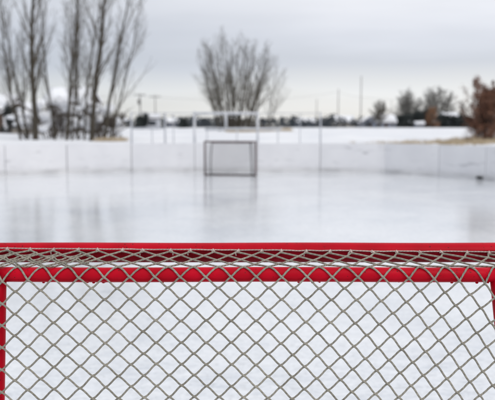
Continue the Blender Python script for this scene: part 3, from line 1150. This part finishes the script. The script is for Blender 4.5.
# ------------------------------------------------------------------ houses
def house(name, label, px, Y, w, d, h, rh, wall, ridge_x=True, rz=0.0, snow=.22, windows=2, group=None, over=.35, chimney=False, cat='house', door=True):
    x = gx(px, Y)
    z = ground_z(x, Y) - .05
    t = thing(name, label, cat, (x, Y, z), group)
    parts = []
    W = MB()
    W.box((x, Y, z + h / 2), (w, d, h))
    # gable ends
    if ridge_x:
        for s in (-1, 1):
            b = len(W.v)
            xs = x + s * (w / 2 - .002)
            W.v += [Vector((xs, Y - d / 2, z + h)), Vector((xs, Y + d / 2, z + h)), Vector((xs, Y, z + h + rh))]
            W.face((b, b + 1, b + 2), smooth=False)
    else:
        for s in (-1, 1):
            b = len(W.v)
            ys = Y + s * (d / 2 - .002)
            W.v += [Vector((x - w / 2, ys, z + h)), Vector((x + w / 2, ys, z + h)), Vector((x, ys, z + h + rh))]
            W.face((b, b + 1, b + 2), smooth=False)
    W.build('wall', wall, t)

    def slab(z_off, th, ov, lumpy=0):
        m = MB()
        half = (d / 2 if ridge_x else w / 2)
        ln = (w if ridge_x else d) / 2 + ov
        k = rh / half
        n = 8
        rnd = random.Random(int(px * 7 + Y))
        for i in range(n + 1):
            l = -ln + 2 * ln * i / n
            prof = [(-half - ov, -ov * k), (-half * .5, rh * .5), (0, rh), (half * .5, rh * .5), (half + ov, -ov * k)]
            for (c, zz) in prof:
                zb = z + h + zz + z_off
                zt = zb + th * (1 + lumpy * rnd.uniform(-.4, .4))
                P = (l, c) if ridge_x else (c, l)
                m.v.append(Vector((x + P[0], Y + P[1], zb)))
                m.v.append(Vector((x + P[0], Y + P[1], zt)))
        q = 5 * 2
        for i in range(n):
            for j in range(4):
                a = i * q + j * 2
                m.face((a, a + 2, a + q + 2, a + q), smooth=False)
                m.face((a + 1, a + q + 1, a + q + 3, a + 3), smooth=lumpy > 0)
            for j in (0, 4):
                a = i * q + j * 2
                m.face((a, a + 1, a + q + 1, a + q), smooth=False)
        for i in (0, n):
            for j in range(4):
                a = i * q + j * 2
                m.face((a, a + 1, a + 3, a + 2), smooth=False)
        return m
    rf = slab(.012, .16, over).build('roof', M['brownwood'], t)
    if snow:
        slab(.176, snow, over - .03, 1).build('snow_cover', M['roof_snow'], rf)
    if chimney:
        c = MB()
        c.box((x + w * .22, Y + (0.3 if ridge_x else d * .2), z + h + rh + .1), (.6, .6, 1.3))
        c.build('chimney', M['greywall'], rf)
    yf = Y - d / 2
    n = windows
    slots = n + (1 if door else 0)
    for k in range(slots):
        xx = x - w / 2 + w * (k + .5) / slots
        if door and k == slots // 2:
            dr = MB()
            dr.box((xx, yf - .02, z + min(h * .42, 1.0)), (.95, .06, min(h * .84, 2.0)))
            dr.build('door', M['brownwood'], t)
            continue
        ww, wh = min(1.3, w / slots * .6), min(1.1, h * .45)
        fr = MB()
        zc = z + h * .58
        for dx in (-1, 1):
            fr.box((xx + dx * (ww / 2 + .04), yf - .03, zc), (.08, .07, wh + .16))
        for dz in (-1, 1):
            fr.box((xx, yf - .03, zc + dz * (wh / 2 + .04)), (ww, .07, .08))
        f = fr.build('window', M['whitewall'], t)
        pn = MB()
        pn.box((xx, yf - .008, zc), (ww, .03, wh))
        pn.build('pane', M['glass'], f)
    return t


def build_houses():
    house('garden_shed', 'beige shed with brown eaves and patchy snow behind the left trunks', 26, 60, 2.0, 3.0, 1.9, .6, M['beige'], ridge_x=False, snow=.12, windows=1, cat='shed', over=.5, door=False)
    house('snowy_house', 'grey house with thick white snow on its roof, seen through the left bare trees', 74, 84, 4.6, 7, 3.3, 1.3, M['greywall'], True, snow=.45, windows=2, cat='house', chimney=True)
    house('snowy_house', 'white snow-covered house cut off by the left frame edge', 0, 72, 3.0, 5, 2.4, 1.1, M['whitewall'], True, snow=.4, windows=1)
    house('white_shed', 'small white shed with a rounded snow cap beside the dark green hedge', 153.5, 120, 2.1, 2.4, 1.75, .28, M['palewall'], True, snow=.38, windows=1, cat='shed', door=False, over=.10)
    G = 'snow-roofed houses along the horizon'
    house('distant_house', 'distant bluish house with snowy roof, left of the railing behind the goal', 174, 310, 8, 8, 2.2, 1.6, M['bluewall'], True, group=G, snow=.2)
    house('distant_house', 'low distant bluish house beside the dark shrub, right of the white shed', 196, 320, 7, 8, 2.2, 1.6, M['bluewall'], False, group=G, snow=.25)
    house('distant_house', 'tiny distant house with snowy roof, right of the small thin bare tree', 305, 300, 8, 8, 2.2, 1.5, M['bluewall'], True, group=G, snow=.3)
    house('distant_house', 'distant white-roofed house left of the tallest pole', 343, 290, 8, 7, 2.2, 2.2, M['beige'], True, group=G, snow=.4)
    house('distant_house', 'distant house with bright snowy roof beside the small dark bare tree', 384, 234, 6.5, 7, 1.8, 2.0, M['bluewall'], True, group=G, snow=.5)
    house('distant_house', 'distant low blue-grey house with snowy roof, just right of the tallest pole', 369, 262, 7, 7, 1.9, 2.0, M['bluewall'], False, group=G, snow=.4)
    house('distant_house', 'distant house with snowy roof between grey bare tree and small dark tree', 397, 270, 7, 8, 2.0, 2.0, M['greywall'], True, group=G, snow=.4)
    house('distant_shed', 'tiny snow-capped shed in front of the dark far evergreens', 419, 215, 2.2, 3, 1.1, .5, M['bluewall'], True, group=G, snow=.35, windows=1, cat='shed', door=False)
    house('distant_house', 'distant white-roofed house right of the orange-brown tree', 449, 244, 4.5, 7, 3.0, 1.6, M['bluewall'], True, group=G, snow=.5)


# ------------------------------------------------------------------ poles and wires
def build_poles():
    G = 'utility poles on the horizon'

    def pole(px, Y, ytop, r, label, arms=(), box=False):
        x = gx(px, Y)
        z0 = ground_z(x, Y)
        zt = at(px, ytop, Y).z
        t = thing('utility_pole', label, 'utility pole', (x, Y, z0), G)
        m = MB()
        m.tube([(x, Y, z0 - .3), (x, Y, (z0 + zt) / 2), (x, Y, zt)], [r, r * .85, r * .65], 8)
        m.build('shaft', M['pole'], t)
        for a in arms:
            m = MB()
            z = at(px, a, Y).z
            m.box((x, Y - r - .07, z), (2.4, .12, .14))
            for s in (-1.05, -.5, .5, 1.05):
                m.tube([(x + s, Y - r - .07, z + .07), (x + s, Y - r - .07, z + .30)], .05, 6)
            m.build('crossarm', M['pole'], t)
        if box:
            m = MB()
            z = at(px, 102, Y).z
            m.tube([(x - .1, Y - r - .36, z - .55), (x - .1, Y - r - .36, z + .5), (x - .1, Y - r - .36, z + .58)], [.34, .34, .2], 12)
            m.build('transformer', M['pole'], t)
        return t
    pole(140.5, 150, 93.5, .15, 'pole with a crossarm and a dark transformer above the green hedge', (95.2,), True)
    pole(155.5, 155, 94.5, .12, 'plain slim pole with crossarm just above the white shed', (97,))
    pole(338, 220, 89, .15, 'middle pole of the three on the right horizon, medium height')
    pole(360.5, 200, 76, .15, 'tallest thin pole on the right horizon')
    pole(316.5, 250, 99, .14, 'short faint pole, leftmost of those on the right horizon')
    pole(391, 260, 100, .10, 'short pole rising by the far snowy roofs')
    GW = 'overhead wires along the horizon'

    def wire(p0, p1, sag, label):
        m = MB()
        a, b = Vector(p0), Vector(p1)
        m.tube([a.lerp(b, u / 14) - Vector((0, 0, sag * 4 * (u / 14) * (1 - u / 14))) for u in range(15)], .018, 5)
        o = m.build('overhead_wire', M['wire'])
        tag(o, label, 'wire', GW)
    wire(at(-60, 88, 150), at(140.5, 95, 149.7), 1.0, 'thin dark wire running left from the crossarm pole')
    wire(at(140.5, 95, 149.7), at(155.5, 97, 154.7), .1, 'short thin wire between the two poles on the left horizon')
    wire(at(155.5, 97, 154.7), at(338, 92, 219.8), 1.5, 'long thin wire crossing behind the broad middle tree')
    wire(at(338, 92, 219.8), at(360.5, 97, 199.8), .3, 'thin wire between the middle pole and the tallest pole')
    wire(at(360.5, 97, 199.8), at(560, 99, 240), 1.6, 'thin wire running right from the tallest pole')


# ------------------------------------------------------------------ light
def build_light():
    w = bpy.data.worlds.new('World')
    SC.world = w
    w.use_nodes = True
    nt = w.node_tree
    bg = nt.nodes['Background']
    el, az = R(48), R(142)
    sky = nt.nodes.new('ShaderNodeTexSky')
    sky.sky_type = 'NISHITA'
    sky.sun_disc = False
    sky.sun_elevation = el
    sky.sun_rotation = az
    sky.air_density = 1.0
    sky.dust_density = 4.0
    tc = nt.nodes.new('ShaderNodeTexCoord')
    sep = nt.nodes.new('ShaderNodeSeparateXYZ')
    nt.links.new(tc.outputs['Generated'], sep.inputs[0])
    mp = nt.nodes.new('ShaderNodeMapping')
    mp.inputs['Scale'].default_value = (1.6, 1.6, 13)
    mp.inputs['Location'].default_value = (0.3, 0.1, 0.0)
    nt.links.new(tc.outputs['Generated'], mp.inputs['Vector'])
    nz = N(nt, 'ShaderNodeTexNoise', Scale=1.6, Detail=5, Roughness=0.5)
    nt.links.new(mp.outputs['Vector'], nz.inputs['Vector'])
    ma = N(nt, 'ShaderNodeMath', operation='MULTIPLY_ADD')   # elevation wobbled by the cloud noise
    nt.links.new(nz.outputs['Fac'], ma.inputs[0])
    ma.inputs[1].default_value = 0.05
    nt.links.new(sep.outputs['Z'], ma.inputs[2])
    sb = N(nt, 'ShaderNodeMath', operation='SUBTRACT')
    nt.links.new(ma.outputs[0], sb.inputs[0])
    sb.inputs[1].default_value = 0.025
    r = ramp(nt, [(0.0, (.92, .90, .86)), (0.022, (.93, .925, .90)), (0.05, (.91, .925, .93)), (0.085, (.70, .735, .805)), (0.12, (.765, .795, .87)), (0.175, (.88, .895, .95)), (0.30, (.87, .88, .92)), (1.0, (1.06, 1.06, 1.085))])
    nt.links.new(sb.outputs[0], r.inputs['Fac'])
    # soft tonal variation of the cloud deck
    r2 = ramp(nt, [(0.3, 0.94), (0.7, 1.05)])
    nt.links.new(nz.outputs['Fac'], r2.inputs['Fac'])
    mu = N(nt, 'ShaderNodeMix', data_type='RGBA', blend_type='MULTIPLY')
    mu.inputs[0].default_value = 1
    nt.links.new(r.outputs['Color'], mu.inputs[6])
    nt.links.new(r2.outputs['Color'], mu.inputs[7])
    mr = N(nt, 'ShaderNodeMapRange')
    nt.links.new(sep.outputs['X'], mr.inputs['Value'])
    mr.inputs['From Min'].default_value = -0.42
    mr.inputs['From Max'].default_value = 0.12
    rl = ramp(nt, [(0.0, (.80, .825, .85)), (1.0, (1.0, 1.0, 1.0))])
    nt.links.new(mr.outputs[0], rl.inputs['Fac'])
    mu2 = N(nt, 'ShaderNodeMix', data_type='RGBA', blend_type='MULTIPLY')
    mu2.inputs[0].default_value = 1
    nt.links.new(mu.outputs[2], mu2.inputs[6])
    nt.links.new(rl.outputs['Color'], mu2.inputs[7])
    sc = N(nt, 'ShaderNodeVectorMath', operation='SCALE')
    nt.links.new(mu2.outputs[2], sc.inputs[0])
    sc.inputs['Scale'].default_value = 10.0
    mx = N(nt, 'ShaderNodeMix', data_type='RGBA')
    mx.inputs[0].default_value = 0.93
    nt.links.new(sky.outputs['Color'], mx.inputs[6])
    nt.links.new(sc.outputs[0], mx.inputs[7])
    nt.links.new(mx.outputs[2], bg.inputs['Color'])
    bg.inputs['Strength'].default_value = 0.1
    s = bpy.data.lights.new('sun', 'SUN')
    s.energy = 0.85
    s.angle = R(30)
    s.color = (1, .97, .93)
    so = bpy.data.objects.new('sun', s)
    COL.objects.link(so)
    d = Vector((math.sin(az) * math.cos(el), math.cos(az) * math.cos(el), math.sin(el)))
    so.rotation_euler = d.to_track_quat('Z', 'Y').to_euler()
    SC.view_settings.view_transform = 'Standard'
    SC.view_settings.look = 'None'
    SC.view_settings.gamma = 1
    SC.view_settings.exposure = 0
    SC.view_settings.use_curve_mapping = False


build_setting()
build_boards()
build_goal()
build_fences()
build_trees()
build_houses()
build_poles()
build_light()
